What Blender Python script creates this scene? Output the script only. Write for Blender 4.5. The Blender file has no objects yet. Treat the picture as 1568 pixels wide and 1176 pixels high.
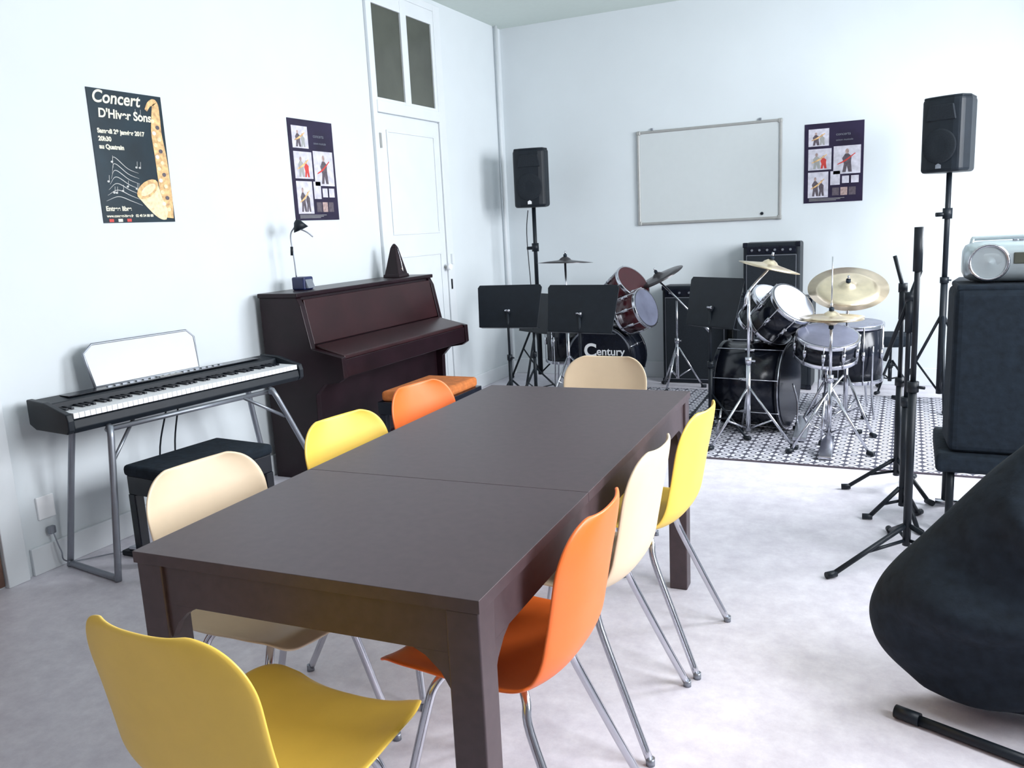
import bpy, math, random, bmesh
from mathutils import Vector, Matrix, Quaternion
random.seed(4)
S=bpy.context.scene
COL=S.collection
# ---------------------------------------------------------------- materials
def mat(name,c,rough=.5,metal=0,noise=0,nscale=20,bump=0,coat=0,spec=.5,sheen=0):
    m=bpy.data.materials.new(name); m.use_nodes=True
    nt=m.node_tree; b=nt.nodes['Principled BSDF']
    b.inputs['Base Color'].default_value=(*c,1)
    b.inputs['Roughness'].default_value=rough
    b.inputs['Metallic'].default_value=metal
    b.inputs['Specular IOR Level'].default_value=spec
    b.inputs['Coat Weight'].default_value=coat
    if noise or bump:
        tc=nt.nodes.new('ShaderNodeTexCoord'); n=nt.nodes.new('ShaderNodeTexNoise')
        n.inputs['Scale'].default_value=nscale; n.inputs['Detail'].default_value=5
        nt.links.new(tc.outputs['Object'],n.inputs['Vector'])
        if noise:
            r=nt.nodes.new('ShaderNodeValToRGB')
            r.color_ramp.elements[0].position=.3; r.color_ramp.elements[1].position=.7
            r.color_ramp.elements[0].color=(*[max(0,x*(1-noise)) for x in c],1)
            r.color_ramp.elements[1].color=(*[min(1,x*(1+noise)) for x in c],1)
            nt.links.new(n.outputs['Fac'],r.inputs['Fac']); nt.links.new(r.outputs['Color'],b.inputs['Base Color'])
        if bump:
            bp=nt.nodes.new('ShaderNodeBump'); bp.inputs['Strength'].default_value=bump; bp.inputs['Distance'].default_value=.01
            nt.links.new(n.outputs['Fac'],bp.inputs['Height']); nt.links.new(bp.outputs['Normal'],b.inputs['Normal'])
    return m
M={}
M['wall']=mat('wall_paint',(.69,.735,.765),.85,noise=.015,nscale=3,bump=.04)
M['wallf']=mat('wall_front_darkened',(.38,.33,.34),.85,noise=.03,nscale=3)  # unseen wall behind camera, darkened so less light bounces onto the floor
M['ceil']=mat('ceiling_paint',(.66,.73,.69),.9,noise=.01)  # green tint of reflected light put into the base colour
M['trim']=mat('trim_paint',(.72,.755,.785),.45,noise=.02,nscale=6)
M['brown']=mat('brown_wood',(.13,.065,.045),.5,noise=.3,nscale=8)
M['glass']=mat('transom_glass',(.075,.08,.065),.12,noise=.3,nscale=2)
M['table']=mat('table_veneer',(.064,.042,.047),.40,noise=.12,nscale=40)
M['piano']=mat('piano_mahogany',(.013,.005,.008),.32,noise=.3,nscale=6,spec=.25)
M['pianopanel']=mat('piano_panel',(.026,.008,.010),.3,noise=.3,nscale=4,spec=.3)
M['black']=mat('black_plastic',(.008,.012,.018),.45,noise=.15,spec=.3)
M['blackg']=mat('black_gloss',(.006,.008,.015),.2,noise=.1,spec=.35)
M['cloth']=mat('black_fabric',(.010,.017,.027),.85,noise=.3,nscale=30,bump=.3,spec=.3)
M['grille']=mat('grille_cloth',(.012,.016,.022),.8,noise=.4,nscale=200,spec=.3)
M['chrome']=mat('chrome',(.60,.61,.66),.2,1,noise=.05)
M['silver']=mat('silver_plastic',(.50,.57,.60),.3,.6,noise=.04)
M['alu']=mat('aluminium',(.42,.42,.41),.45,.5,noise=.05)
M['steel']=mat('grey_tube',(.28,.30,.34),.38,.7,noise=.05)
M['yellow']=mat('yellow_plastic',(.94,.62,.10),.4,noise=.02)
M['orange']=mat('orange_plastic',(.94,.18,.03),.4,noise=.02)
M['cream']=mat('cream_plastic',(.76,.60,.42),.42,noise=.02)
M['white']=mat('white_plastic',(.85,.86,.88),.3,noise=.01)
M['wb']=mat('whiteboard_enamel',(.60,.635,.645),.3,noise=.01)
M['paper']=mat('paper_light',(.62,.60,.68),.6,noise=.2,nscale=25)
M['navy']=mat('poster_navy',(.007,.022,.034),.35,noise=.4,nscale=5,spec=.3)
M['purple']=mat('poster_purple',(.020,.014,.042),.4,noise=.3,nscale=8,spec=.3)
M['creamink']=mat('cream_ink',(.80,.77,.62),.5,noise=.05)
M['gold']=mat('gold_ink',(.80,.46,.20),.45,noise=.4,nscale=45)
M['goldl']=mat('gold_light_ink',(.92,.70,.42),.45,noise=.25,nscale=60)
M['ink']=mat('dark_ink',(.10,.08,.10),.5,noise=.3,nscale=50)
M['red']=mat('red_ink',(.6,.05,.04),.5,noise=.1)
M['skin']=mat('photo_warm',(.42,.30,.28),.5,noise=.3,nscale=60)
M['maroon']=mat('maroon_shell',(.045,.005,.009),.2,noise=.2)
M['head']=mat('drum_head',(.50,.53,.62),.4,noise=.08,nscale=8)
M['darkhead']=mat('dark_head',(.14,.15,.21),.25,noise=.2,nscale=6)
M['brass']=mat('cymbal_bronze',(.80,.68,.50),.28,.9,noise=.12,nscale=12)
M['dbrass']=mat('dark_cymbal',(.07,.065,.07),.3,.7,noise=.2,nscale=12)
M['cushion']=mat('orange_velvet',(.48,.14,.03),.8,noise=.2,nscale=30,bump=.2)
M['blue']=mat('blue_black',(.012,.02,.08),.3,noise=.2)
def floor_mat():
    m=bpy.data.materials.new('vinyl_floor'); m.use_nodes=True; nt=m.node_tree; b=nt.nodes['Principled BSDF']
    tc=nt.nodes.new('ShaderNodeTexCoord')
    n=nt.nodes.new('ShaderNodeTexNoise'); n.inputs['Scale'].default_value=11; n.inputs['Detail'].default_value=12; n.inputs['Roughness'].default_value=.75
    r=nt.nodes.new('ShaderNodeValToRGB'); r.color_ramp.elements[0].position=.3; r.color_ramp.elements[1].position=.7
    r.color_ramp.elements[0].color=(.56,.53,.60,1); r.color_ramp.elements[1].color=(.78,.76,.82,1)
    nt.links.new(tc.outputs['Object'],n.inputs['Vector']); nt.links.new(n.outputs['Fac'],r.inputs['Fac'])
    nt.links.new(r.outputs['Color'],b.inputs['Base Color'])
    n2=nt.nodes.new('ShaderNodeTexNoise'); n2.inputs['Scale'].default_value=3; nt.links.new(tc.outputs['Object'],n2.inputs['Vector'])
    mr=nt.nodes.new('ShaderNodeMapRange'); mr.inputs['To Min'].default_value=.32; mr.inputs['To Max'].default_value=.45
    nt.links.new(n2.outputs['Fac'],mr.inputs['Value']); nt.links.new(mr.outputs['Result'],b.inputs['Roughness'])
    return m
M['floor']=floor_mat()
def rug_mat():
    m=bpy.data.materials.new('patterned_rug'); m.use_nodes=True; nt=m.node_tree; b=nt.nodes['Principled BSDF']; L=nt.links.new
    tc=nt.nodes.new('ShaderNodeTexCoord'); mp=nt.nodes.new('ShaderNodeMapping'); mp.inputs['Scale'].default_value=(13,13,0); L(tc.outputs['Object'],mp.inputs['Vector'])
    fr=nt.nodes.new('ShaderNodeVectorMath'); fr.operation='FRACTION'; L(mp.outputs[0],fr.inputs[0])
    sb=nt.nodes.new('ShaderNodeVectorMath'); sb.operation='SUBTRACT'; sb.inputs[1].default_value=(.5,.5,0); L(fr.outputs[0],sb.inputs[0])
    ln=nt.nodes.new('ShaderNodeVectorMath'); ln.operation='LENGTH'; L(sb.outputs[0],ln.inputs[0])
    a=nt.nodes.new('ShaderNodeMath'); a.operation='SUBTRACT'; a.inputs[1].default_value=.36; L(ln.outputs['Value'],a.inputs[0])
    ab=nt.nodes.new('ShaderNodeMath'); ab.operation='ABSOLUTE'; L(a.outputs[0],ab.inputs[0])
    lt=nt.nodes.new('ShaderNodeMath'); lt.operation='LESS_THAN'; lt.inputs[1].default_value=.11; L(ab.outputs[0],lt.inputs[0])
    d=nt.nodes.new('ShaderNodeMath'); d.operation='LESS_THAN'; d.inputs[1].default_value=.12; L(ln.outputs['Value'],d.inputs[0])
    mx=nt.nodes.new('ShaderNodeMath'); mx.operation='MAXIMUM'; L(lt.outputs[0],mx.inputs[0]); L(d.outputs[0],mx.inputs[1])
    mix=nt.nodes.new('ShaderNodeMix'); mix.data_type='RGBA'; L(mx.outputs[0],mix.inputs['Factor'])
    mix.inputs[6].default_value=(.06,.06,.085,1); mix.inputs[7].default_value=(.56,.56,.62,1)
    L(mix.outputs[2],b.inputs['Base Color']); b.inputs['Roughness'].default_value=.9
    return m
M['rug']=rug_mat()
# ---------------------------------------------------------------- helpers
def G(name,loc=(0,0,0),rotz=0,rot=None,world=False):
    o=bpy.data.objects.new(name,None); COL.objects.link(o); o.location=loc
    o.rotation_euler=rot if rot else (0,0,math.radians(rotz)); o.empty_display_size=.1
    if world: o['w']=1
    return o
def add(parent,name,verts,faces,m,smooth=False,bevel=0,subsurf=0,solid=0):
    me=bpy.data.meshes.new(name); me.from_pydata([tuple(v) for v in verts],[],faces); me.update()
    o=bpy.data.objects.new(name,me); COL.objects.link(o)
    me.materials.append(M[m] if isinstance(m,str) else m)
    if smooth:
        for p in me.polygons: p.use_smooth=True
    if parent:
        o.parent=parent
        if parent.get('w'): o.location=-Vector(parent.location)
    if solid:
        s=o.modifiers.new('s','SOLIDIFY'); s.thickness=solid; s.offset=0
    if bevel:
        b=o.modifiers.new('b','BEVEL'); b.width=bevel; b.segments=3; b.limit_method='ANGLE'; b.angle_limit=.6
    if subsurf:
        s=o.modifiers.new('ss','SUBSURF'); s.levels=subsurf; s.render_levels=subsurf
    return o
BF=[(0,3,2,1),(4,5,6,7),(0,1,5,4),(1,2,6,5),(2,3,7,6),(3,0,4,7)]
def box(p,name,lo,hi,m,bevel=0,rot=None):
    (a,b,c),(d,e,f)=lo,hi
    v=[Vector(x) for x in [(a,b,c),(d,b,c),(d,e,c),(a,e,c),(a,b,f),(d,b,f),(d,e,f),(a,e,f)]]
    if rot:
        ce=Vector(((a+d)/2,(b+e)/2,(c+f)/2)); v=[ce+rot@(x-ce) for x in v]
    return add(p,name,v,BF,m,bevel=bevel)
def boxes(p,name,lst,m,bevel=0):
    V=[];F=[]
    for (a,b,c),(d,e,f) in lst:
        n=len(V); V+=[(a,b,c),(d,b,c),(d,e,c),(a,e,c),(a,b,f),(d,b,f),(d,e,f),(a,e,f)]
        F+=[tuple(i+n for i in q) for q in BF]
    return add(p,name,V,F,m,bevel=bevel)
def frame_of(d):
    d=Vector(d).normalized(); q=Vector((0,0,1)).rotation_difference(d); return q
def cyl(p,name,p1,p2,r,m,r2=None,n=20,bevel=0):
    p1=Vector(p1);p2=Vector(p2); q=frame_of(p2-p1); r2=r if r2 is None else r2
    V=[];
    for (c,rr) in ((p1,r),(p2,r2)):
        for i in range(n):
            a=2*math.pi*i/n; V.append(c+q@Vector((rr*math.cos(a),rr*math.sin(a),0)))
    F=[(i,(i+1)%n,n+(i+1)%n,n+i) for i in range(n)]
    F.append(tuple(reversed(range(n)))); F.append(tuple(range(n,2*n)))
    o=add(p,name,V,F,m,bevel=bevel)
    for pl in o.data.polygons[:n]: pl.use_smooth=True
    return o
def lathe(p,name,prof,c,axis,m,n=40,solid=0):
    q=frame_of(axis); c=Vector(c); V=[];F=[]
    for (r,z) in prof:
        for i in range(n):
            a=2*math.pi*i/n; V.append(c+q@Vector((r*math.cos(a),r*math.sin(a),z)))
    for j in range(len(prof)-1):
        for i in range(n):
            F.append((j*n+i,j*n+(i+1)%n,(j+1)*n+(i+1)%n,(j+1)*n+i))
    return add(p,name,V,F,m,smooth=True,solid=solid)
def spline(pts,k=6):
    P=[Vector(x) for x in pts]
    if len(P)<3: return P
    E=[P[0]*2-P[1]]+P+[P[-1]*2-P[-2]]; out=[]
    for i in range(1,len(E)-2):
        a,b,c,d=E[i-1:i+3]
        for j in range(k):
            t=j/k
            out.append(.5*((2*b)+(c-a)*t+(2*a-5*b+4*c-d)*t*t+(3*b-a-3*c+d)*t**3))
    out.append(P[-1]); return out
def tube(p,name,pts,r,m,smooth=True,n=10,k=6):
    P=spline(pts,k) if smooth else [Vector(x) for x in pts]
    V=[];F=[]; t=(P[1]-P[0]).normalized(); q=frame_of(t)
    for i,c in enumerate(P):
        if i==0: nt_=t
        elif i==len(P)-1: nt_=(P[-1]-P[-2]).normalized()
        else: nt_=(P[i+1]-P[i-1]).normalized()
        q=t.rotation_difference(nt_)@q; t=nt_
        for j in range(n):
            a=2*math.pi*j/n; V.append(c+q@Vector((r*math.cos(a),r*math.sin(a),0)))
    for i in range(len(P)-1):
        for j in range(n): F.append((i*n+j,i*n+(j+1)%n,(i+1)*n+(j+1)%n,(i+1)*n+j))
    F.append(tuple(reversed(range(n)))); F.append(tuple(range((len(P)-1)*n,len(P)*n)))
    return add(p,name,V,F,m,smooth=True)
def prism(p,name,prof,axis,a,b,m,bevel=0):
    def mk(u,v,w): return {0:(w,u,v),1:(u,w,v),2:(u,v,w)}[axis]
    n=len(prof); V=[mk(u,v,a) for u,v in prof]+[mk(u,v,b) for u,v in prof]
    F=[(i,(i+1)%n,n+(i+1)%n,n+i) for i in range(n)]+[tuple(reversed(range(n))),tuple(range(n,2*n))]
    o=add(p,name,V,F,m,bevel=bevel)
    bm=bmesh.new(); bm.from_mesh(o.data); bmesh.ops.recalc_face_normals(bm,faces=bm.faces); bm.to_mesh(o.data); bm.free()
    return o
def poly(p,name,pts,z,m):
    return add(p,name,[(x,y,z) for x,y in pts],[tuple(range(len(pts)))],m)
def ribbon(p,name,pts,ws,z,m):
    P=spline([(x,y,0) for x,y in pts],6); n=len(P); V=[];F=[]
    for i,c in enumerate(P):
        t=(P[min(i+1,n-1)]-P[max(i-1,0)]).normalized(); nn=Vector((-t.y,t.x,0))
        f=i/(n-1)*(len(ws)-1); k=min(int(f),len(ws)-2); w=ws[k]*(1-(f-k))+ws[k+1]*(f-k)
        V+=[(c.x+nn.x*w,c.y+nn.y*w,z),(c.x-nn.x*w,c.y-nn.y*w,z)]
        if i: F.append((2*i-2,2*i-1,2*i+1,2*i))
    return add(p,name,V,F,m)
def ell(p,name,cx,cy,rx,ry,z,m,n=16,rot=0):
    c,s=math.cos(rot),math.sin(rot)
    return poly(p,name,[(cx+rx*math.cos(2*math.pi*i/n)*c-ry*math.sin(2*math.pi*i/n)*s,cy+rx*math.cos(2*math.pi*i/n)*s+ry*math.sin(2*math.pi*i/n)*c) for i in range(n)],z,m)
def text(p,name,s,size,m,matrix=None,loc=(0,0,0),align='LEFT',off=0,shear=0):
    cu=bpy.data.curves.new(name,'FONT'); cu.body=s; cu.size=size; cu.align_x=align; cu.offset=off; cu.shear=shear
    t=bpy.data.objects.new(name+'_tmp',cu); COL.objects.link(t)
    bpy.context.view_layer.update()
    me=bpy.data.meshes.new_from_object(t.evaluated_get(bpy.context.evaluated_depsgraph_get()))
    bpy.data.objects.remove(t)
    mt=matrix or Matrix.Translation(loc)
    me.transform(mt)
    o=bpy.data.objects.new(name,me); COL.objects.link(o); me.materials.clear(); me.materials.append(M[m]); o.parent=p
    if p.get('w'): o.location=-Vector(p.location)
    return o
XL,YB,XR,YF,ZC=-3.357,7.12,1.6,-1.6,3.09
# ---------------------------------------------------------------- room
box(None,'floor',(XL-.2,YF-.2,-.1),(XR+.2,YB+.2,0),'floor')
box(None,'ceiling',(XL-.2,YF-.2,ZC),(XR+.2,YB+.2,ZC+.1),'ceil')
box(None,'wall_left',(XL-.2,YF-.2,0),(XL,YB+.2,ZC),'wall')
box(None,'wall_back',(XL,YB,0),(XR,YB+.2,ZC),'wall')
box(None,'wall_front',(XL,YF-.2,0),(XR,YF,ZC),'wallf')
wins=[(1.3,2.9),(4.0,5.9)]; z0,z1=.95,2.6
segs=[((XR,YF-.2,0),(XR+.2,YB+.2,z0)),((XR,YF-.2,z1),(XR+.2,YB+.2,ZC))]
ys=[YF-.2]+[v for w in wins for v in w]+[YB+.2]
for i in range(0,len(ys),2): segs.append(((XR,ys[i],z0),(XR+.2,ys[i+1],z1)))
boxes(None,'wall_right',segs,'wall')
for i,(a,b) in enumerate(wins):
    m_=(a+b)/2
    boxes(None,'window_%d'%(i+1),[((XR+.06,a,z0),(XR+.12,a+.07,z1)),((XR+.06,b-.07,z0),(XR+.12,b,z1)),((XR+.06,a+.07,z0),(XR+.12,b-.07,z0+.07)),
      ((XR+.06,a+.07,z1-.07),(XR+.12,b-.07,z1)),((XR+.06,m_-.04,z0+.07),(XR+.12,m_+.04,z1-.07)),((XR-.03,a-.05,z0-.03),(XR+.06,b+.05,z0))],'trim')
box(None,'baseboard_back',(XL,YB-.02,0),(XR,YB,.14),'trim',.004)
boxes(None,'baseboard_left',[((XL,2.16,0),(XL+.018,4.99,.12)),((XL,6.03,0),(XL+.018,YB-.02,.12))],'trim',.004)
d=G('door_1',(XL,1.0,0),world=True)
boxes(d,'leaf_and_added_leaf',[((XL,1.03,0.01),(XL+.014,2.03,2.06)),((XL,.02,0.01),(XL+.014,1.02,2.06))],'brown',.003)  # second leaf lies out of view, added to darken the floor at lower left
boxes(d,'panels',[((XL+.014,a+.12,b),(XL+.022,a+.88,b+.8)) for a in (.02,1.03) for b in (.15,1.1)],'brown',.005)
boxes(d,'casing',[((XL,2.035,0),(XL+.03,2.13,2.16)),((XL,-.08,0),(XL+.03,.015,2.16)),((XL,.015,2.065),(XL+.03,2.035,2.16))],'trim',.004)
d=G('door_2',(XL,5.5,0),world=True)
X0=XL
boxes(d,'casing',[((X0,5.00,0),(X0+.025,5.05,3.05)),((X0,5.90,0),(X0+.025,6.0,3.05)),((X0,5.05,2.19),(X0+.03,5.90,2.27)),((X0,5.05,3.0),(X0+.025,5.90,3.05))],'trim',.005)
boxes(d,'transom_sash',[((X0,5.43,2.27),(X0+.022,5.51,3.0)),((X0,5.05,2.27),(X0+.02,5.07,3.0)),((X0,5.86,2.27),(X0+.02,5.90,3.0)),((X0,5.07,2.27),(X0+.02,5.43,2.29)),((X0,5.51,2.27),(X0+.02,5.86,2.29)),((X0,5.07,2.90),(X0+.02,5.43,3.0)),((X0,5.51,2.90),(X0+.02,5.86,3.0))],'trim',.003)
box(d,'pane_1',(X0,5.07,2.29),(X0+.008,5.43,2.90),'glass')
box(d,'pane_2',(X0,5.51,2.29),(X0+.008,5.86,2.90),'glass')
box(d,'leaf',(X0,5.055,.01),(X0+.012,5.895,2.18),'trim')
boxes(d,'leaf_moulding',[((X0+.012,a,b),(X0+.02,c,e)) for a,b,c,e in
  [(5.15,1.35,5.165,2.08),(5.80,1.35,5.815,2.08),(5.165,2.065,5.80,2.08),(5.165,1.35,5.80,1.365),(5.15,.2,5.165,1.2),(5.80,.2,5.815,1.2),(5.165,1.185,5.80,1.2),(5.165,.2,5.80,.215)]],'trim',.003)
cyl(d,'knob_stem',(X0+.012,5.86,1.08),(X0+.045,5.86,1.08),.01,'alu'); cyl(d,'knob',(X0+.045,5.86,1.08),(X0+.07,5.86,1.08),.025,'white')
box(d,'lock_box',(X0+.025,5.94,1.10),(X0+.04,5.98,1.18),'trim'); box(d,'key',(X0+.02,5.925,.90),(X0+.035,5.935,.98),'black')
boxes(d,'hinges',[((X0+.012,5.045,1.0),(X0+.032,5.065,1.1)),((X0+.012,5.045,1.95),(X0+.032,5.065,2.05))],'alu')
cyl(None,'trim_1',(XL+.03,6.98,0),(XL+.03,6.98,ZC),.014,'trim')
o=G('wall_outlet',(XL,2.26,.27),world=True)
box(o,'plate',(XL,2.22,.23),(XL+.012,2.30,.33),'white',.003); box(o,'plug',(XL+.012,2.245,.16),(XL+.035,2.275,.195),'steel',.005)
tube(o,'cord',[(XL+.03,2.26,.17),(XL+.05,2.27,.08),(XL+.06,2.3,.02),(XL+.2,2.5,.01),(XL+.5,2.62,.01)],.003,'steel')
# ---------------------------------------------------------------- posters
LROT=(math.pi/2,0,math.pi/2); BROT=(math.pi/2,0,0)
p=G('concert_poster',(XL+.003,2.755,1.48),rot=LROT)
W,Hh=.42,.60
box(p,'sheet',(0,0,-.002),(W,Hh,.001),'navy')
text(p,'title_1','Concert',.078,'creamink',loc=(.02,.54,.002),off=.0016,shear=.25)
text(p,'title_2',"D'Hiver Sons",.056,'creamink',loc=(.045,.475,.002),off=.0016,shear=.1)
for i,(s,y) in enumerate([('Samedi 28 janvier 2017',.405),('20h30',.370),('au Quatrain',.335)]):
    text(p,'line_%d'%(i+1),s,.028,'creamink',loc=(.030,y,.002),off=.0013)
text(p,'line_4','Entree libre',.030,'creamink',loc=(.02,.055,.002),off=.001)
text(p,'line_5','www.concert-hiver.fr   02 40 54 88 88',.017,'creamink',loc=(.02,.026,.002),off=.0006)
for i in range(7):
    y=.10+i*.025
    ribbon(p,'smoke_%d'%i,[(.03+.01*i,y),(.10,y+.02+.005*i),(.17,y),(.23,y-.02)],[.0005,.0018,.0005],.002,'alu')
for i in range(12):
    x=.04+random.random()*.22; y=.12+random.random()*.17
    if i>9: x=.22+.03*(i-9); y=.50
    ell(p,'note_%d'%i,x,y,.007,.005,.0018,'alu',8); ribbon(p,'note_stem_%d'%i,[(x+.005,y),(x+.006,y+.014),(x+.008,y+.028)],[.001,.001],.0018,'alu')
ribbon(p,'sax_body',[(.320,.528),(.345,.56),(.378,.565),(.375,.50),(.368,.42),(.376,.32),(.380,.2),(.382,.10),(.375,.02)],[.008,.012,.018,.026,.032,.036,.037,.036,.036],.0022,'gold')
ribbon(p,'sax_bell',[(.375,.035),(.345,.05),(.31,.09),(.272,.155)],[.026,.040,.052,.072],.0026,'goldl')
ell(p,'sax_bell_mouth',.272,.157,.074,.036,.003,'gold',rot=.5); ell(p,'sax_bell_throat',.275,.154,.052,.020,.0034,'goldl',rot=.5)
for i in range(16):
    ell(p,'sax_key_%d'%i,.350+.026*(i%2)+.0008*i,.48-i*.028,.012,.010,.0036,['goldl','ink','creamink','goldl'][i%4],10)
for i in range(3): poly(p,'logo_%d'%i,[(.03+.05*i,.004),(.055+.05*i,.004),(.055+.05*i,.018),(.03+.05*i,.018)],.0022,['red','creamink','red'][i])
def photo_poster(name,loc,rot):
    p=G(name,loc,rot=rot)
    box(p,'sheet',(0,0,-.002),(.43,.60,.001),'purple')
    tiles=[(.03,.43,.18,.56),(.03,.25,.20,.41),(.215,.21,.41,.42),(.03,.04,.18,.235),(.195,.13,.265,.235),(.28,.14,.33,.195),(.345,.14,.40,.195)]
    for i,(a,b,c,d_) in enumerate(tiles):
        poly(p,'photo_%d'%(i+1),[(a,b),(c,b),(c,d_),(a,d_)],.0018,'paper')
        w=c-a;h=d_-b
        if w>.1:
            for q_,(fx,sc) in enumerate([(.36,.9),(.66,.75)] if i!=2 else [(.5,1.0)]):
                cx=a+w*fx; cy=b+h*.06; ww=w*.75*sc; hh=h*sc
                poly(p,'figure_%d_%d'%(i+1,q_),[(cx-ww*.22,cy),(cx-ww*.05,cy),(cx,cy+hh*.22),(cx+ww*.08,cy),(cx+ww*.25,cy),(cx+ww*.2,cy+hh*.35),(cx+ww*.22,cy+hh*.55),(cx+ww*.06,cy+hh*.66),(cx-ww*.08,cy+hh*.66),(cx-ww*.24,cy+hh*.5),(cx-ww*.15,cy+hh*.3)],.0022,['ink','alu','red','ink'][(i+q_)%4] if i!=2 else 'ink')
                ell(p,'face_%d_%d'%(i+1,q_),cx,cy+hh*.74,ww*.09,hh*.09,.0024,'skin')
            ribbon(p,'instrument_%d'%(i+1),[(a+w*.15,b+h*.35),(a+w*.45,b+h*.48),(a+w*.8,b+h*.72)],[.003,.006,.003],.0026,'red' if i==2 else 'gold')
    for i in range(3): poly(p,'swatch_%d'%i,[(.21+i*.06,.05),(.26+i*.06,.05),(.26+i*.06,.11),(.21+i*.06,.11)],.0018,['ink','skin','ink'][i])
    text(p,'caption','concerts',.03,'steel',loc=(.23,.50,.002)); text(p,'caption_2','saison musicale',.02,'steel',loc=(.23,.46,.002))
    for i in range(3): poly(p,'smallprint_%d'%i,[(.04,.030-i*.008),(.30-.03*i,.030-i*.008),(.30-.03*i,.033-i*.008),(.04,.033-i*.008)],.0018,'alu')
photo_poster('photo_poster',(XL+.003,4.11,1.47),LROT)
photo_poster('photo_poster',(-.77,YB-.003,1.435),BROT)
w=G('whiteboard',(-2.117,YB-.004,1.325),rot=BROT)
box(w,'panel',(.01,.01,-.003),(1.17,.765,.012),'wb')
prism(w,'rail_bottom',[(0,0),(1.18,0),(1.18,.022),(0,.022)],2,-.003,.02,'alu',.006)
prism(w,'rail_top',[(0,.753),(1.18,.753),(1.18,.775),(0,.775)],2,-.003,.02,'alu',.006)
prism(w,'rail_left',[(0,.0),(.022,0),(.022,.775),(0,.775)],2,-.003,.021,'alu',.006)
prism(w,'rail_right',[(1.158,.0),(1.18,0),(1.18,.775),(1.158,.775)],2,-.003,.021,'alu',.006)
boxes(w,'corner_caps',[((x,y,-.003),(x+.035,y+.035,.023)) for x in (-.003,1.148) for y in (-.003,.743)],'alu',.008)
boxes(w,'hooks',[((.12,.775,0),(.14,.795,.012)),((1.0,.775,0),(1.02,.795,.012))],'steel',.003)
cyl(w,'magnet',(1.03,.05,.012),(1.03,.05,.02),.012,'black')
# ---------------------------------------------------------------- table
t=G('dining_table',(-1.076,2.066,0),rotz=2.0)
hl,hw=.908,.40; sy=-.30
box(t,'top_near',(-hw,-hl,.725),(hw,sy-.0006,.75),'table',.0012)
box(t,'top_far',(-hw,sy+.0006,.725),(hw,hl,.75),'table',.0012)
boxes(t,'apron',[((-hw+.012,-hl+.06,.635),(-hw+.03,hl-.06,.725)),((hw-.03,-hl+.06,.635),(hw-.012,hl-.06,.725)),((-hw+.06,-hl+.012,.635),(hw-.06,-hl+.03,.725)),((-hw+.06,hl-.03,.635),(hw-.06,hl-.012,.725)),((-hw+.03,sy-.02,.66),(hw-.03,sy+.02,.725))],'table',.002)
k=0
for sx in(-1,1):
    for syy in(-1,1):
        k+=1; x1=sx*(hw-.004); x0=sx*(hw-.07); y1=syy*(hl-.004); y0=syy*(hl-.07)
        box(t,'leg_%d'%k,(min(x0,x1),min(y0,y1),0),(max(x0,x1),max(y0,y1),.725),'table',.004)
        xa=sx*(hw-.07); ya=syy*(hl-.07)
        pr=[(0,0),(.075,0),(.05,-.012),(.02,-.04),(0,-.075)]
        prism(t,'bracket_x_%d'%k,[(xa-sx*u,.636+v) for u,v in pr],1,syy*(hl-.030),syy*(hl-.012),'table')
        prism(t,'bracket_y_%d'%k,[(ya-syy*u,.636+v) for u,v in pr],0,sx*(hw-.030),sx*(hw-.012),'table')
# ---------------------------------------------------------------- chairs
def chair(x,y,rz,m):
    g=G('dining_chair',(x,y,0),rotz=rz)
    pts=spline([(0,.215,.425),(0,.18,.445),(0,.10,.443),(0,0,.432),(0,-.10,.430),(0,-.165,.445),(0,-.205,.495),(0,-.222,.57),(0,-.238,.66),(0,-.256,.75),(0,-.266,.80)],5)
    L=[0]
    for i in range(1,len(pts)): L.append(L[-1]+(pts[i]-pts[i-1]).length)
    T=L[-1]; NS=20; V=[];F=[]
    for i,c in enumerate(pts):
        s=L[i]; f=s/T
        Wd=.212 if f<.45 else .212-.012*min(1,(f-.45)/.1)
        if f>.5: Wd=.200-.012*math.sin((f-.5)/.5*math.pi)
        def cap(d,R): 
            return 0 if d>=R else R-math.sqrt(max(0,R*R-(R-d)**2))
        w_=Wd-cap(s+.002,.09)-cap(T-s+.002,.125)
        tt=(pts[min(i+1,len(pts)-1)]-pts[max(0,i-1)]).normalized()
        nrm=Vector((0,-tt.z,tt.y)) * -1
        if nrm.z<0 and abs(nrm.z)>abs(nrm.y): nrm=-nrm
        if nrm.y<0 and abs(nrm.y)>=abs(nrm.z): nrm=-nrm
        back=min(1,max(0,(f-.45)/.15))
        for j in range(NS+1):
            q=-1+2*j/NS
            lift=(abs(q)**2.6)*(.028*(1-back)+.04*back)* (w_/.21)
            V.append(c+Vector((q*w_,0,0))+nrm*lift)
    n=NS+1
    for i in range(len(pts)-1):
        for j in range(NS): F.append((i*n+j,i*n+j+1,(i+1)*n+j+1,(i+1)*n+j))
    add(g,'shell',V,F,m,smooth=True,solid=.008,subsurf=1)
    box(g,'bracket',(-.07,-.09,.405),(.07,.09,.422),'steel',.004)
    k=0
    for sx in(-1,1):
        for sy_,fy in((1,.20),(-1,-.27)):
            k+=1
            b=-1 if sy_<0 else 1
            tube(g,'leg_%d'%k,[(sx*.03,b*.05,.412),(sx*.09,b*.085,.410),(sx*.125,b*.11,.385),(sx*.145,b*.125,.33),(sx*.175,b*.125+(fy-b*.125)*.55,.15),(sx*.20,fy,.008)],.0105,'chrome',k=5)
            cyl(g,'foot_%d'%k,(sx*.20,fy,0),(sx*.199,fy,.02),.012,'steel',n=12)
    return g
chair(-.81,1.575,91,'orange')
chair(-.825,2.07,90,'cream')
chair(-.80,2.53,88,'yellow')
chair(-1.455,1.555,-97,'cream')
chair(-1.405,2.105,-98,'yellow')
chair(-1.445,2.65,-98,'orange')
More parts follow.
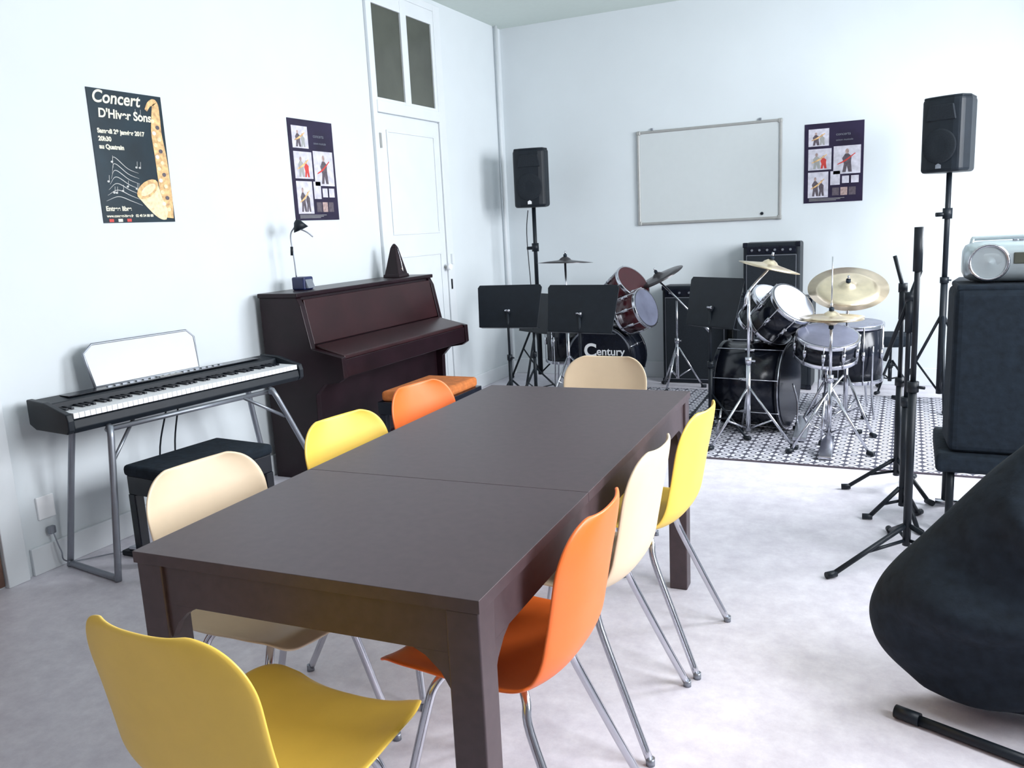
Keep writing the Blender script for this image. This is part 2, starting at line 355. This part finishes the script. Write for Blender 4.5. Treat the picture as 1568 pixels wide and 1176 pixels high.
chair(-1.17,3.16,180,'cream')
chair(-1.035,1.075,-2,'yellow')
# ---------------------------------------------------------------- upright piano
g=G('upright_piano',(-3.31,4.40,0))
side=[(0,0),(0,1.045),(.26,1.045),(.285,1.0),(.335,.76),(.535,.715),(.54,.60),(.50,.575),(.40,.56),(.34,.50),(.33,0)]
prism(g,'side_1',side,1,-.73,-.69,'piano',.004); prism(g,'side_2',side,1,.69,.73,'piano',.004)
box(g,'lid',(-.005,-.74,1.045),(.275,.74,1.07),'piano',.006)
prism(g,'case',[(0.01,.04),(0.01,1.045),(.25,1.045),(.29,.76),(.29,.04)],1,-.69,.69,'piano')
prism(g,'front_panel',[(.262,1.03),(.275,1.03),(.325,.78),(.30,.775)],1,-.685,.685,'pianopanel',.003)
prism(g,'fallboard',[(.30,.77),(.335,.775),(.52,.722),(.525,.70),(.30,.70)],1,-.685,.685,'pianopanel',.006)
box(g,'keybed',(.29,-.69,.60),(.53,.69,.70),'piano',.004)
box(g,'plinth',(.29,-.69,0),(.325,.69,.10),'piano')
box(g,'lower_panel',(.29,-.66,.12),(.305,.66,.58),'piano',.003)
for i in(-1,0,1): prism(g,'pedal_%d'%(i+2),[(.325,.05),(.40,.045),(.42,.03),(.325,.035)],1,i*.09-.018,i*.09+.018,'brass',.003)
g=G('clip_lamp',(-3.2,3.92,1.07),world=True)
box(g,'base',(-3.24,3.875,1.07),(-3.15,3.965,1.145),'blue',.01)
prism(g,'dial',[(-3.15,1.08),(-3.13,1.08),(-3.15,1.13)],1,3.89,3.95,'steel')
tube(g,'stem',[(-3.22,3.90,1.14),(-3.22,3.895,1.25),(-3.225,3.89,1.38),(-3.2,3.90,1.43)],.004,'steel')
lathe(g,'shade',[(.006,.0),(.02,-.01),(.045,-.06),(.04,-.058),(.018,-.012)],(-3.19,3.91,1.47),(-.3,-.2,.9),'black',20)
tube(g,'second_arm',[(-3.2,3.90,1.43),(-3.15,3.94,1.40),(-3.13,3.97,1.37)],.004,'steel')
cyl(g,'socket',(-3.225,3.885,1.27),(-3.222,3.887,1.32),.008,'black')
g=G('metronome',(-3.19,4.91,1.07))
def frust(p,name,w0,d0,w1,d1,z0,z1,m):
    V=[(-d0,-w0,z0),(d0,-w0,z0),(d0,w0,z0),(-d0,w0,z0),(-d1,-w1,z1),(d1,-w1,z1),(d1,w1,z1),(-d1,w1,z1)]
    return add(p,name,V,BF,m,bevel=.004)
frust(g,'body',.058,.058,.020,.020,.015,.20,'piano'); frust(g,'base',.066,.066,.062,.062,.0,.02,'piano'); frust(g,'cap',.020,.020,.006,.006,.20,.225,'piano')
box(g,'scale',(.047,-.008,.05),(.053,.008,.06),'brass'); tube(g,'pendulum',[(.058,0,.03),(.047,0,.1),(.026,0,.19)],.002,'chrome')
g=G('piano_bench',(-2.46,4.06,0))
box(g,'cushion',(-.17,-.26,.45),(.17,.26,.51),'cushion',.02); box(g,'frame',(-.185,-.275,.38),(.185,.275,.452),'blackg',.004)
k=0
for sx in(-1,1):
    for s2 in(-1,1): k+=1; box(g,'leg_%d'%k,(sx*.16-.02,s2*.25-.02,0),(sx*.16+.02,s2*.25+.02,.38),'blackg',.004)
# ---------------------------------------------------------------- digital piano + stand
g=G('digital_piano',(-3.05,2.80,0),rotz=-7.5)
prism(g,'body',[(-.14,.668),(-.14,.765),(-.02,.755),(-.015,.71),(.14,.70),(.145,.665),(.13,.645),(-.10,.645)],1,-.60,.60,'black',.004)
for i,s2 in enumerate((-1,1)):
    prism(g,'cheek_%d'%(i+1),[(-.145,.665),(-.145,.77),(-.02,.765),(.14,.728),(.15,.70),(.148,.66),(.13,.645),(-.10,.645)],1,min(s2*.60,s2*.627),max(s2*.60,s2*.627),'black',.005)
nk=50; kw=1.19/nk
boxes(g,'white_keys',[((-.015,-.595+i*kw+.0008,.705),(.138,-.595+(i+1)*kw-.0008,.728)) for i in range(nk)],'white',.001)
boxes(g,'black_keys',[((-.015,-.595+i*kw-.006,.728),(.055,-.595+i*kw+.006,.737)) for i in range(1,nk) if i%7 not in(0,3)],'blackg',.001)
boxes(g,'control_panel',[((-.12,-.50,.763),(-.05,.52,.7665))],'blackg')
boxes(g,'buttons',[((-.10,-.3+.035*i,.7665),(-.085,-.3+.035*i+.02,.770)) for i in range(18)],'steel')
boxes(g,'display',[((-.11,-.05,.7665),(-.07,.07,.769))],'glass')
pl=[(-.33,0),(.21,0),(.232,.15),(.20,.185),(-.29,.185),(-.34,.15)]
V=[(-.135-.30*z,y,.765+z) for y,z in pl]
add(g,'music_rest',V,[tuple(range(6))],'wb',solid=.005)
tube(g,'rest_rim',[Vector(v) for v in V]+[Vector(V[0])],.006,'steel',smooth=False)
g=G('keyboard_stand',(-3.0,2.8,0),world=True)
tube(g,'frame_left',[(-3.16,2.33,.628),(-3.20,2.33,.615),(-3.29,2.30,.06),(-3.29,2.295,.02),(-3.25,2.29,.014),(-2.98,2.25,.014),(-2.94,2.245,.02),(-2.93,2.245,.06),(-2.955,2.32,.60),(-2.98,2.33,.628)],.014,'steel',k=4)
tube(g,'frame_right',[(-3.00,3.22,.628),(-3.04,3.22,.615),(-3.12,3.40,.06),(-3.12,3.41,.02),(-3.08,3.41,.014),(-2.75,3.39,.014),(-2.70,3.385,.02),(-2.695,3.37,.06),(-2.80,3.16,.60),(-2.83,3.15,.628)],.014,'steel',k=4)
tube(g,'rail_back',[(-3.16,2.33,.632),(-3.02,3.22,.632)],.011,'steel',smooth=False)
tube(g,'rail_front',[(-2.98,2.33,.63),(-2.85,3.15,.63)],.011,'steel',smooth=False)
tube(g,'brace_left',[(-2.95,2.31,.50),(-3.03,2.5,.63)],.008,'steel',smooth=False)
tube(g,'brace_right',[(-2.79,3.19,.50),(-2.87,3.0,.63)],.008,'steel',smooth=False)
tube(g,'cable_1',[(-3.1,2.75,.63),(-3.15,2.72,.4),(-3.2,2.78,.1),(-3.2,2.9,.012),(-3.1,3.1,.01)],.004,'black')
tube(g,'cable_2',[(-3.08,2.8,.63),(-3.17,2.83,.4),(-3.2,2.86,.1),(-3.2,2.95,.012)],.004,'black')
g=G('keyboard_bench',(-2.79,2.62,0),rotz=-5)
box(g,'seat',(-.185,-.255,.41),(.185,.255,.46),'cloth',.018); box(g,'apron',(-.175,-.245,.33),(.175,.245,.412),'blackg',.004)
k=0
for sx in(-1,1):
    for s2 in(-1,1): k+=1; box(g,'leg_%d'%k,(sx*.155-.022,s2*.225-.022,0),(sx*.155+.022,s2*.225+.022,.33),'blackg',.004)
g=G('sustain_pedal',(-3.12,2.50,0))
box(g,'base',(-.05,-.04,0),(.05,.04,.025),'black',.006); prism(g,'treadle',[(-.02,.025),(.06,.03),(.07,.045),(-.02,.04)],1,-.025,.025,'chrome',.004)
# ---------------------------------------------------------------- rug
g=G('patterned_area_rug',(-.665,5.65,0))
A=1.285
box(g,'pile',(-A,-.96,0.001),(A,.96,.009),'rug'); boxes(g,'binding',[((-A-.01,-.97,.001),(A+.01,-.96,.0095)),((-A-.01,.96,.001),(A+.01,.97,.0095)),((-A-.01,-.96,.001),(-A,.96,.0095)),((A,-.96,.001),(A+.01,.96,.0095))],'ink')
RZ=.010
# ---------------------------------------------------------------- percussion helpers
def drum(g,nm,c,axis,r,dp,shell,head1,head2,lugs=8,hoop='chrome'):
    c=Vector(c); a=Vector(axis).normalized(); q=frame_of(a); h=a*(dp/2)
    cyl(g,nm+'_shell',c-h,c+h,r,shell,n=40)
    for e,(s,hd) in enumerate(((1,head1),(-1,head2))):
        cyl(g,nm+'_hoop_%d'%(e+1),c+h*s-a*s*.022,c+h*s+a*s*.004,r+.010,hoop,n=40,bevel=.003)
        cyl(g,nm+'_head_%d'%(e+1),c+h*s+a*s*.003,c+h*s+a*s*.006,r-.004,hd,n=40)
    for i in range(lugs):
        an=2*math.pi*(i+.5)/lugs; o=q@Vector((math.cos(an),math.sin(an),0))
        cyl(g,nm+'_rod_%d'%i,c+o*(r+.014)-h,c+o*(r+.014)+h,.0035,'chrome',n=6)
        cyl(g,nm+'_lug_%d'%i,c+o*(r+.008)-a*min(.03,dp*.2),c+o*(r+.008)+a*min(.03,dp*.2),.012,'chrome',n=8)
def cymbal(g,nm,c,axis,r,m='brass'):
    lathe(g,nm,[(.001,.032),(.02,.030),(.038,.018),(.046,.008),(.06,.004),(r*.6,-.004),(r,-.016),(r*.6,-.006),(.04,.004),(.001,.02)],c,axis,m,48)
    a=Vector(axis).normalized(); c=Vector(c); cyl(g,nm+'_felt',c+a*.03,c+a*.05,.014,'cloth',n=10); cyl(g,nm+'_nut',c+a*.05,c+a*.075,.007,'chrome',n=8)
def tripod(g,nm,x,y,top,spread=.26,m='chrome',zj=.34,r=.011,rot=0,floor=0,rl=.008):
    cyl(g,nm+'_tube_low',(x,y,floor+.08),(x,y,floor+top*.55),r+.003,m,n=12)
    cyl(g,nm+'_tube_up',(x,y,floor+top*.55),(x,y,floor+top),r-.002,m,n=12)
    cyl(g,nm+'_clamp',(x,y,floor+top*.55-.02),(x,y,floor+top*.55+.02),r+.009,m,n=10)
    cyl(g,nm+'_wing',(x,y,floor+top*.55),(x+.04,y-.02,floor+top*.55),.006,m,n=8)
    for i in range(3):
        a=rot+2*math.pi*i/3; c,s=math.cos(a),math.sin(a)
        tube(g,nm+'_leg_%d'%(i+1),[(x+.012*c,y+.012*s,floor+zj),(x+spread*c,y+spread*s,floor+.016)],rl,m,smooth=False,n=8)
        tube(g,nm+'_strut_%d'%(i+1),[(x+.012*c,y+.012*s,floor+.10),(x+spread*.55*c,y+spread*.55*s,floor+.016+(zj-.016)*.45)],rl*.7,m,smooth=False,n=8)
        cyl(g,nm+'_rubber_%d'%(i+1),(x+(spread-.012)*c,y+(spread-.012)*s,floor+.016),(x+(spread+.03)*c,y+(spread+.03)*s,floor+.014),.0135,'black',n=10)
# ---------------------------------------------------------------- kit on the rug
g=G('drum_kit',(-.6,5.5,0),world=True)
ax=Vector((.975,-.13,0)).normalized()
drum(g,'bass_drum',(-.87,5.50,.295),ax,.265,.42,'blackg','darkhead','blackg',8,'blackg')
cyl(g,'bass_ring',Vector((-.87,5.50,.295))+ax*.206,Vector((-.87,5.50,.295))+ax*.212,.280,'chrome',n=40)
cyl(g,'bass_batter',Vector((-.87,5.50,.295))+ax*.211,Vector((-.87,5.50,.295))+ax*.218,.262,'blackg',n=40)
for s in(1,-1):
    nn=Vector((-ax.y,ax.x,0))*s; b_=Vector((-.885,5.50,.2))-ax*.12
    tube(g,'bass_spur_%d'%(s+2),[b_+nn*.255+Vector((0,0,.02)),b_+nn*.38-Vector((0,0,.18))],.008,'chrome',smooth=False)
drum(g,'tom_1',(-.71,5.42,.745),(.62,-.40,.66),.142,.25,'blackg','head','blackg')
drum(g,'tom_2',(-.84,5.66,.74),(.5,-.35,.75),.135,.22,'blackg','head','blackg')
tube(g,'tom_post',[(-.90,5.50,.55),(-.89,5.53,.72),(-.86,5.56,.80),(-.78,5.48,.80)],.012,'chrome')
drum(g,'snare_drum',(-.43,5.30,.575),(.10,-.28,1),.175,.14,'blackg','darkhead','darkhead',10)
tripod(g,'snare_stand',-.43,5.32,.46,.20,floor=RZ,rot=.5)
for i in range(3):
    a=.5+2*math.pi*i/3
    tube(g,'snare_arm_%d'%i,[(-.43,5.32,.45),(-.43+.17*math.cos(a),5.32+.17*math.sin(a),.47),(-.43+.195*math.cos(a),5.32+.195*math.sin(a),.53)],.006,'chrome')
drum(g,'floor_tom',(-.32,5.98,.44),(0,-.05,1),.185,.38,'blackg','darkhead','blackg',8)
for i in range(3):
    a=-.9+2*math.pi*i/3; x=-.32+.21*math.cos(a); y=5.98+.21*math.sin(a)
    tube(g,'floor_tom_leg_%d'%(i+1),[(x,y,.5),(x,y,.2),(x+.03*math.cos(a),y+.03*math.sin(a),RZ+.01)],.007,'chrome')
cymbal(g,'crash_cymbal',(-.333,5.55,.91),(.06,-.50,.88),.235)
tripod(g,'crash_stand',-.333,5.575,.88,.27,floor=RZ,rot=1.2)
cymbal(g,'hihat_top',(-.385,5.03,.785),(0,0,1),.175); cymbal(g,'hihat_bottom',(-.385,5.03,.765),(0,0,-1),.175)
tripod(g,'hihat_stand',-.385,5.03,.76,.24,floor=RZ,rot=-.4)
cyl(g,'hihat_rod',(-.385,5.03,.76),(-.385,5.03,1.12),.0035,'chrome',n=8)
prism(g,'hihat_pedal',[(4.78,RZ+.02),(5.0,RZ+.09),(5.01,RZ+.08),(4.78,RZ+.005)],0,-.42,-.35,'chrome',.003)
cymbal(g,'ride_cymbal',(-.742,5.16,1.075),(.25,.02,.97),.18)
tripod(g,'ride_stand',-.842,5.03,.93,.27,floor=RZ,rot=-2.3)
tube(g,'ride_boom',[(-.86,5.01,.85),(-.842,5.03,.93),(-.742,5.16,1.06)],.008,'chrome')
prism(g,'bass_pedal',[(5.14,RZ+.03),(5.42,RZ+.10),(5.42,RZ+.08),(5.14,RZ+.005)],0,-.60,-.52,'chrome',.003)
tube(g,'bass_beater',[(-.60,5.36,.08),(-.60,5.38,.2),(-.63,5.39,.32)],.006,'chrome')
g=G('drum_throne',(-.12,6.82,0),world=True)
cyl(g,'seat',(-.10,6.84,.36),(-.10,6.84,.44),.17,'cloth',bevel=.02,n=32); tripod(g,'base',-.10,6.84,.37,.155,floor=0,zj=.24,m='black')
# ---------------------------------------------------------------- kit at back left
g=G('drum_kit',(-2.1,6.4,0),world=True)
ax=Vector((-.02,-1,0)).normalized()
BX=-2.20
drum(g,'bass_drum',(BX,6.42,.29),ax,.272,.36,'blackg','blackg','blackg',8,'blackg')
cyl(g,'bass_ring',(BX,6.235,.29),(BX,6.231,.29),.276,'steel',n=48); cyl(g,'bass_front',(BX,6.232,.29),(BX,6.228,.29),.262,'blackg',n=48)
Mx=Matrix(((1,0,0,0),(0,0,-1,0),(0,1,0,0),(0,0,0,1)))
text(g,'logo_text','entury',.088,'white',matrix=Matrix.Translation((BX-.02,6.222,.335))@Mx,off=.0015)
text(g,'logo_initial','C',.15,'white',matrix=Matrix.Translation((BX-.125,6.222,.32))@Mx,off=.005)
for s in(1,-1): tube(g,'spur_%d'%(s+2),[(BX+s*.24,6.4,.15),(BX+s*.34,6.3,.014)],.008,'chrome',smooth=False)
drum(g,'tom_1',(-2.06,6.50,.82),(.62,-.25,.55),.15,.22,'maroon','maroon','maroon')
drum(g,'tom_2',(-1.92,6.32,.67),(.85,-.22,.30),.15,.20,'maroon','darkhead','maroon')
tube(g,'tom_post',[(-2.12,6.46,.55),(-2.08,6.46,.68),(-1.98,6.42,.72)],.012,'chrome')
cymbal(g,'crash_cymbal',(-2.41,6.10,1.09),(.02,.04,1),.22,'dbrass')
tripod(g,'crash_stand',-2.41,6.10,1.075,.27,rot=.3)
cyl(g,'crash_rod',(-2.41,6.10,1.07),(-2.41,6.10,1.165),.004,'chrome',n=8)
cymbal(g,'ride_cymbal',(-1.82,6.62,.92),(-.38,-.22,.9),.21,'dbrass')
tripod(g,'ride_stand',-1.68,6.66,.72,.20,rot=.3,floor=0)
tube(g,'ride_boom',[(-1.84,6.64,.90),(-1.68,6.66,.74),(-1.42,6.60,.50)],.008,'chrome',smooth=False)
cyl(g,'boom_weight',(-1.46,6.61,.535),(-1.40,6.595,.48),.014,'chrome')
drum(g,'floor_tom',(-2.60,6.58,.40),(0,0,1),.18,.36,'blackg','darkhead','blackg')
for i in range(3):
    a=.3+2*math.pi*i/3; x=-2.60+.205*math.cos(a); y=6.58+.205*math.sin(a)
    tube(g,'floor_tom_leg_%d'%(i+1),[(x,y,.45),(x,y,.2),(x+.02*math.cos(a),y+.02*math.sin(a),.008)],.007,'chrome')
# ---------------------------------------------------------------- music stands
def music_stand(x,y,zc,rz,floor=0,rot=.5,w=.25):
    g=G('music_stand',(x,y,0),rotz=rz)
    R=Matrix.Rotation(math.radians(-14),3,'X')
    pl=[(-w*.9,-.155),(w*.9,-.155),(w,.135),(w-.015,.155),(-w+.015,.155),(-w,.135)]
    c=Vector((0,-.02,zc))
    V=[c+R@Vector((a,0,b)) for a,b in pl]+[c+R@Vector((a,.006,b)) for a,b in pl]
    n=6;F=[(i,(i+1)%n,n+(i+1)%n,n+i) for i in range(n)]+[tuple(reversed(range(n))),tuple(range(n,2*n))]
    add(g,'desk',V,F,'black',bevel=.002)
    lp=[c+R@Vector((a,b,d_)) for a,b,d_ in [(-w*.9,0,-.155),(w*.9,0,-.155),(w*.9,.06,-.155),(-w*.9,.06,-.155),(-w*.9,0,-.15),(w*.9,0,-.15),(w*.9,.06,-.15),(-w*.9,.06,-.15)]]
    add(g,'lip',lp,BF,'black')
    cyl(g,'tilt_head',(0,-.05,zc-.05),(0,0,zc-.02),.014,'black'); cyl(g,'tilt_knob',(-.02,-.045,zc-.03),(.02,-.045,zc-.03),.010,'chrome')
    tripod(g,'stand',0,-.045,zc-.02-floor,.25,'black',.26,.011,rot,floor,.007)
    return g
music_stand(-2.62,5.50,.805,4,rot=.4)
music_stand(-1.90,5.08,.83,-8,rot=1.0,w=.26)
music_stand(-1.08,5.24,.85,-32,floor=RZ,rot=.2,w=.22)
music_stand(-2.62,6.0,.70,-30,rot=.9,w=.2)
# ---------------------------------------------------------------- PA speakers
def pa(x,y,zc,rz):
    g=G('pa_speaker',(x,y,zc),rotz=rz)
    o=[(-.13,-.13),(-.08,-.145),(0,-.15),(.08,-.145),(.13,-.13),(.15,-.05),(.10,.13),(-.10,.13),(-.15,-.05)]
    prism(g,'cabinet',o,2,-.235,.235,'black',.022)
    prism(g,'top_cap',[(a*.96,b*.96) for a,b in o],2,.225,.243,'black',.012)
    lathe(g,'woofer',[(.11,0),(.10,.006),(.04,-.004),(.0,-.004)],(0,-.152,-.07),(0,-1,0),'grille',32)
    prism(g,'horn',[(-.10,.09),(.10,.09),(.08,.19),(-.08,.19)],1,-.156,-.14,'grille',.01)
    prism(g,'badge',[(-.016,-.21),(.016,-.21),(.016,-.188),(0,-.178),(-.016,-.188)],1,-.158,-.15,'white' if x<0 else 'steel')
    s=G('speaker_stand',(x,y,0))
    fl=RZ if x>0 else 0
    tripod(s,'stand',0,0,zc-.236-fl,.40 if x<0 else .30,'black',.62,.019,.6,fl,.010)
    cyl(s,'collar',(0,0,1.28 if x>0 else 1.15),(0,0,1.35 if x>0 else 1.22),.03,'black')
    cyl(s,'knob',(0,0,1.31 if x>0 else 1.18),(-.07,-.02,1.31 if x>0 else 1.18),.014,'black')
    if x<0: tube(s,'cable',[(-.09,.08,1.5),(-.12,.10,1.3),(-.10,.09,.9),(-.06,.04,.6),(-.02,.02,.3)],.004,'black')
    return g
pa(-2.90,6.66,1.755,12)
pa(.222,6.38,1.815,-28)
def cab(name,lo,hi,knobs=True):
    g=G(name,((lo[0]+hi[0])/2,(lo[1]+hi[1])/2,lo[2]),world=True)
    box(g,'cabinet',lo,hi,'black',.02)
    f=lo[1]; top=hi[2]-(.10 if knobs else .03)
    box(g,'grille',(lo[0]+.03,f-.006,lo[2]+.04),(hi[0]-.03,f+.002,top),'grille',.004)
    if knobs:
        prism(g,'piping',[(lo[0]+.025,lo[2]+.035),(hi[0]-.025,lo[2]+.035),(hi[0]-.025,top+.005),(lo[0]+.025,top+.005)],1,f-.003,f+.002,'steel')
        box(g,'panel',(lo[0]+.03,f-.008,hi[2]-.085),(hi[0]-.03,f+.002,hi[2]-.03),'blackg',.002)
        for i in range(6): cyl(g,'knob_%d'%i,(lo[0]+.07+i*(hi[0]-lo[0]-.14)/5,f-.02,hi[2]-.057),(lo[0]+.07+i*(hi[0]-lo[0]-.14)/5,f-.008,hi[2]-.057),.009,'steel',n=12)
    boxes(g,'corners',[((x,f-.004,z),(x+.04,f+.03,z+.04)) for x in(lo[0]-.003,hi[0]-.037) for z in(lo[2],hi[2]-.037)],'blackg',.006)
cab('guitar_amplifier',(-1.19,6.84,.724),(-.76,7.08,1.15))
cab('speaker_cabinet',(-1.26,6.78,0.0),(-.66,7.09,.72),False)
cab('bass_amplifier',(-1.86,6.88,0.0),(-1.32,7.09,.82))
# ---------------------------------------------------------------- right side gear
def mic_stand(x,y,top,rot,boom=None,spread=.3):
    g=G('microphone_stand',(x,y,0),world=True)
    tripod(g,'stand',x,y,top,spread,'black',.16,.012,rot,0,.010)
    cyl(g,'grip',(x,y,top-.15),(x,y,top+.01),.016,'black')
    if boom:
        a=Vector((x,y,top)); cyl(g,'clutch',a-Vector((.02,0,0)),a+Vector((.02,0,0)),.022,'black')
        tube(g,'boom',[a-(Vector(boom)-a)*.4,Vector(boom)],.009,'black',smooth=False)
    return g
mic_stand(.03,3.42,1.29,math.radians(221),None,.33)
mic_stand(.01,3.90,1.0,math.radians(60),(-.08,3.94,.72),.13)
mic_stand(-.02,4.36,1.0,math.radians(190),(-.06,4.34,1.15),.22)
g=G('instrument_case',(.47,4.0,0),world=True)
prism(g,'body',[(.175,3.80),(.79,3.80),(.83,4.0),(.79,4.25),(.20,4.25),(.16,4.05)],2,.36,1.04,'cloth',.03)
prism(g,'top_cover',[(.18,3.81),(.79,3.81),(.81,4.0),(.78,4.24),(.20,4.24),(.17,4.05)],2,1.03,1.055,'cloth',.01)
box(g,'shelf',(.13,3.77,.28),(.86,4.28,.36),'cloth',.02)
k=0
for x in(.19,.78):
    for y in(3.82,4.20): k+=1; tube(g,'leg_%d'%k,[(x,y,.30),(x,y,.03)],.016,'black',smooth=False); tube(g,'foot_%d'%k,[(x-.04,y,.016),(x+.14,y,.016)],.014,'chrome',smooth=False)
g=G('boombox',(.425,3.96,1.057))
def sup(rx,rz,n=28,e=.62):
    return [(math.copysign(abs(math.cos(2*math.pi*i/n))**e,math.cos(2*math.pi*i/n))*rx,rz+math.copysign(abs(math.sin(2*math.pi*i/n))**e,math.sin(2*math.pi*i/n))*rz) for i in range(n)]
V=[];F=[];secs=[(-.225,.55),(-.215,.8),(-.195,.93),(-.15,1),(0,1.0),(.15,1),(.195,.93),(.215,.8),(.225,.55)]
pr=sup(.10,.082); n=len(pr)
for x,s in secs:
    for u,v in pr: V.append((x,u*s,.082+(v-.082)*s))
for r_ in range(len(secs)-1):
    for i in range(n): F.append((r_*n+i,r_*n+(i+1)%n,(r_+1)*n+(i+1)%n,(r_+1)*n+i))
F+= [tuple(reversed(range(n))),tuple(range(len(V)-n,len(V)))]
add(g,'body',V,F,'silver',smooth=True)
for i,x in enumerate((-.135,.135)):
    lathe(g,'speaker_ring_%d'%(i+1),[(.074,-.01),(.074,.008),(.064,.010),(.062,.002)],(x,-.098,.082),(0,-1,.05),'chrome',32)
    lathe(g,'speaker_mesh_%d'%(i+1),[(.062,.003),(.03,.001),(.0,.006)],(x,-.098,.082),(0,-1,.05),'silver',32)
box(g,'display',(-.05,-.104,.075),(.05,-.09,.12),'glass',.004); boxes(g,'buttons',[((-.05+i*.022,-.04,.160),(-.034+i*.022,-.015,.170)) for i in range(5)],'steel',.002)
tube(g,'handle',[(-.19,0,.10),(-.19,.01,.165),(-.15,.015,.175),(.15,.015,.175),(.19,.01,.165),(.19,0,.10)],.009,'silver',k=4)
boxes(g,'feet',[((-.15,-.04,-.001),(-.11,.04,.01)),((.11,-.04,-.001),(.15,.04,.01))],'black')
# soft instrument bag
g=G('cello_gig_bag',(.45,2.45,0),world=True)
out=[(.07,.045),(-.02,.12),(-.062,.19),(-.07,.27),(-.035,.36),(.05,.47),(.13,.57),(.23,.69),(.40,.86),(.62,1.0),(.85,1.03),(1.02,.9),(1.08,.65),(1.04,.35),(.98,.10),(.75,.02),(.45,.016),(.20,.018)]
O=spline([(a,0,b) for a,b in out+[out[0]]],4)[:-1]; C=Vector((.55,0,.42)); V=[];F=[];n=len(O)
ks=[math.cos(math.radians(a)) for a in (0,10,20,30,40,50,60,70,80,86)]
rings=[(k_,-1) for k_ in reversed(ks[1:])]+[(1,0)]+[(k_,1) for k_ in ks[1:]]
for k_,s in rings:
    for i,pnt in enumerate(O):
        pp=C+(pnt-C)*k_; th=.22*math.sqrt(max(0,1-k_**2))
        an=math.atan2(pnt.z-C.z,pnt.x-C.x)
        wob=(.026*math.sin(an*9+k_*4)+.016*math.sin(an*17+k_*11))*min(1,(1-k_)*5+.1)*min(1,k_*1.6)
        V.append(Vector((pp.x,2.45+s*(th+wob)+.03*(pp.z-.4),max(.012,pp.z))))
for r_ in range(len(rings)-1):
    for i in range(n): F.append((r_*n+i,r_*n+(i+1)%n,(r_+1)*n+(i+1)%n,(r_+1)*n+i))
F.append(tuple(range(n))); F.append(tuple(reversed(range(len(V)-n,len(V)))))
add(g,'bag_body',V,F,'cloth',smooth=True,subsurf=1)
tube(g,'bag_neck',[(.80,2.47,.90),(.98,2.5,1.10),(1.15,2.53,1.32),(1.28,2.55,1.50)],.075,'cloth')
g=G('instrument_floor_stand',(.4,2.3,0),world=True)
for i,(a,b) in enumerate([((.04,2.30,.016),(.40,2.16,.016)),((.40,2.16,.016),(1.0,2.10,.016)),((.40,2.16,.016),(.42,2.20,.12))]): tube(g,'bar_%d'%(i+1),[a,b],.014,'black',smooth=False)
cyl(g,'rubber_1',(.01,2.312,.018),(.07,2.288,.018),.018,'black')
# ---------------------------------------------------------------- lights
def area(name,loc,rot,sx,sy_,power,col,spread=180):
    l=bpy.data.lights.new(name,'AREA'); l.shape='RECTANGLE'; l.size=sx; l.size_y=sy_; l.energy=power; l.color=col; l.spread=math.radians(spread)
    o=bpy.data.objects.new(name,l); COL.objects.link(o); o.location=loc; o.rotation_euler=rot; return o
TL=math.pi/2-math.radians(35)
area('window_daylight_1',(XR+.45,2.1,1.95),(0,TL,0),1.8,1.7,165,(.93,.96,1))
area('window_daylight_2',(XR+.45,4.95,1.95),(0,TL,0),1.8,2.0,260,(.93,.96,1))
area('unseen_fill_light',(-.6,-.6,2.9),(math.radians(35),0,0),2.0,1.0,7,(1,.94,.92))  # weak fill added behind the camera to lift the near objects, not a fixture
wd=bpy.data.worlds.new('sky'); S.world=wd; wd.use_nodes=True; nt=wd.node_tree; bg=nt.nodes['Background']
bg.inputs[0].default_value=(.78,.88,1,1); bg.inputs[1].default_value=1.0
# ---------------------------------------------------------------- camera
cam=bpy.data.cameras.new('camera'); co=bpy.data.objects.new('camera',cam); COL.objects.link(co)
R=Matrix(((0.9050,-0.0351,0.4240),(0.4228,0.1889,-0.8863),(-0.0490,0.9814,0.1858)))
co.matrix_world=Matrix.Translation((0,0,1.377))@R.to_4x4()
cam.sensor_width=36; cam.lens=29.41; cam.clip_start=.05
S.camera=co
S.view_settings.view_transform='Standard'; S.view_settings.look='None'; S.view_settings.exposure=0.15
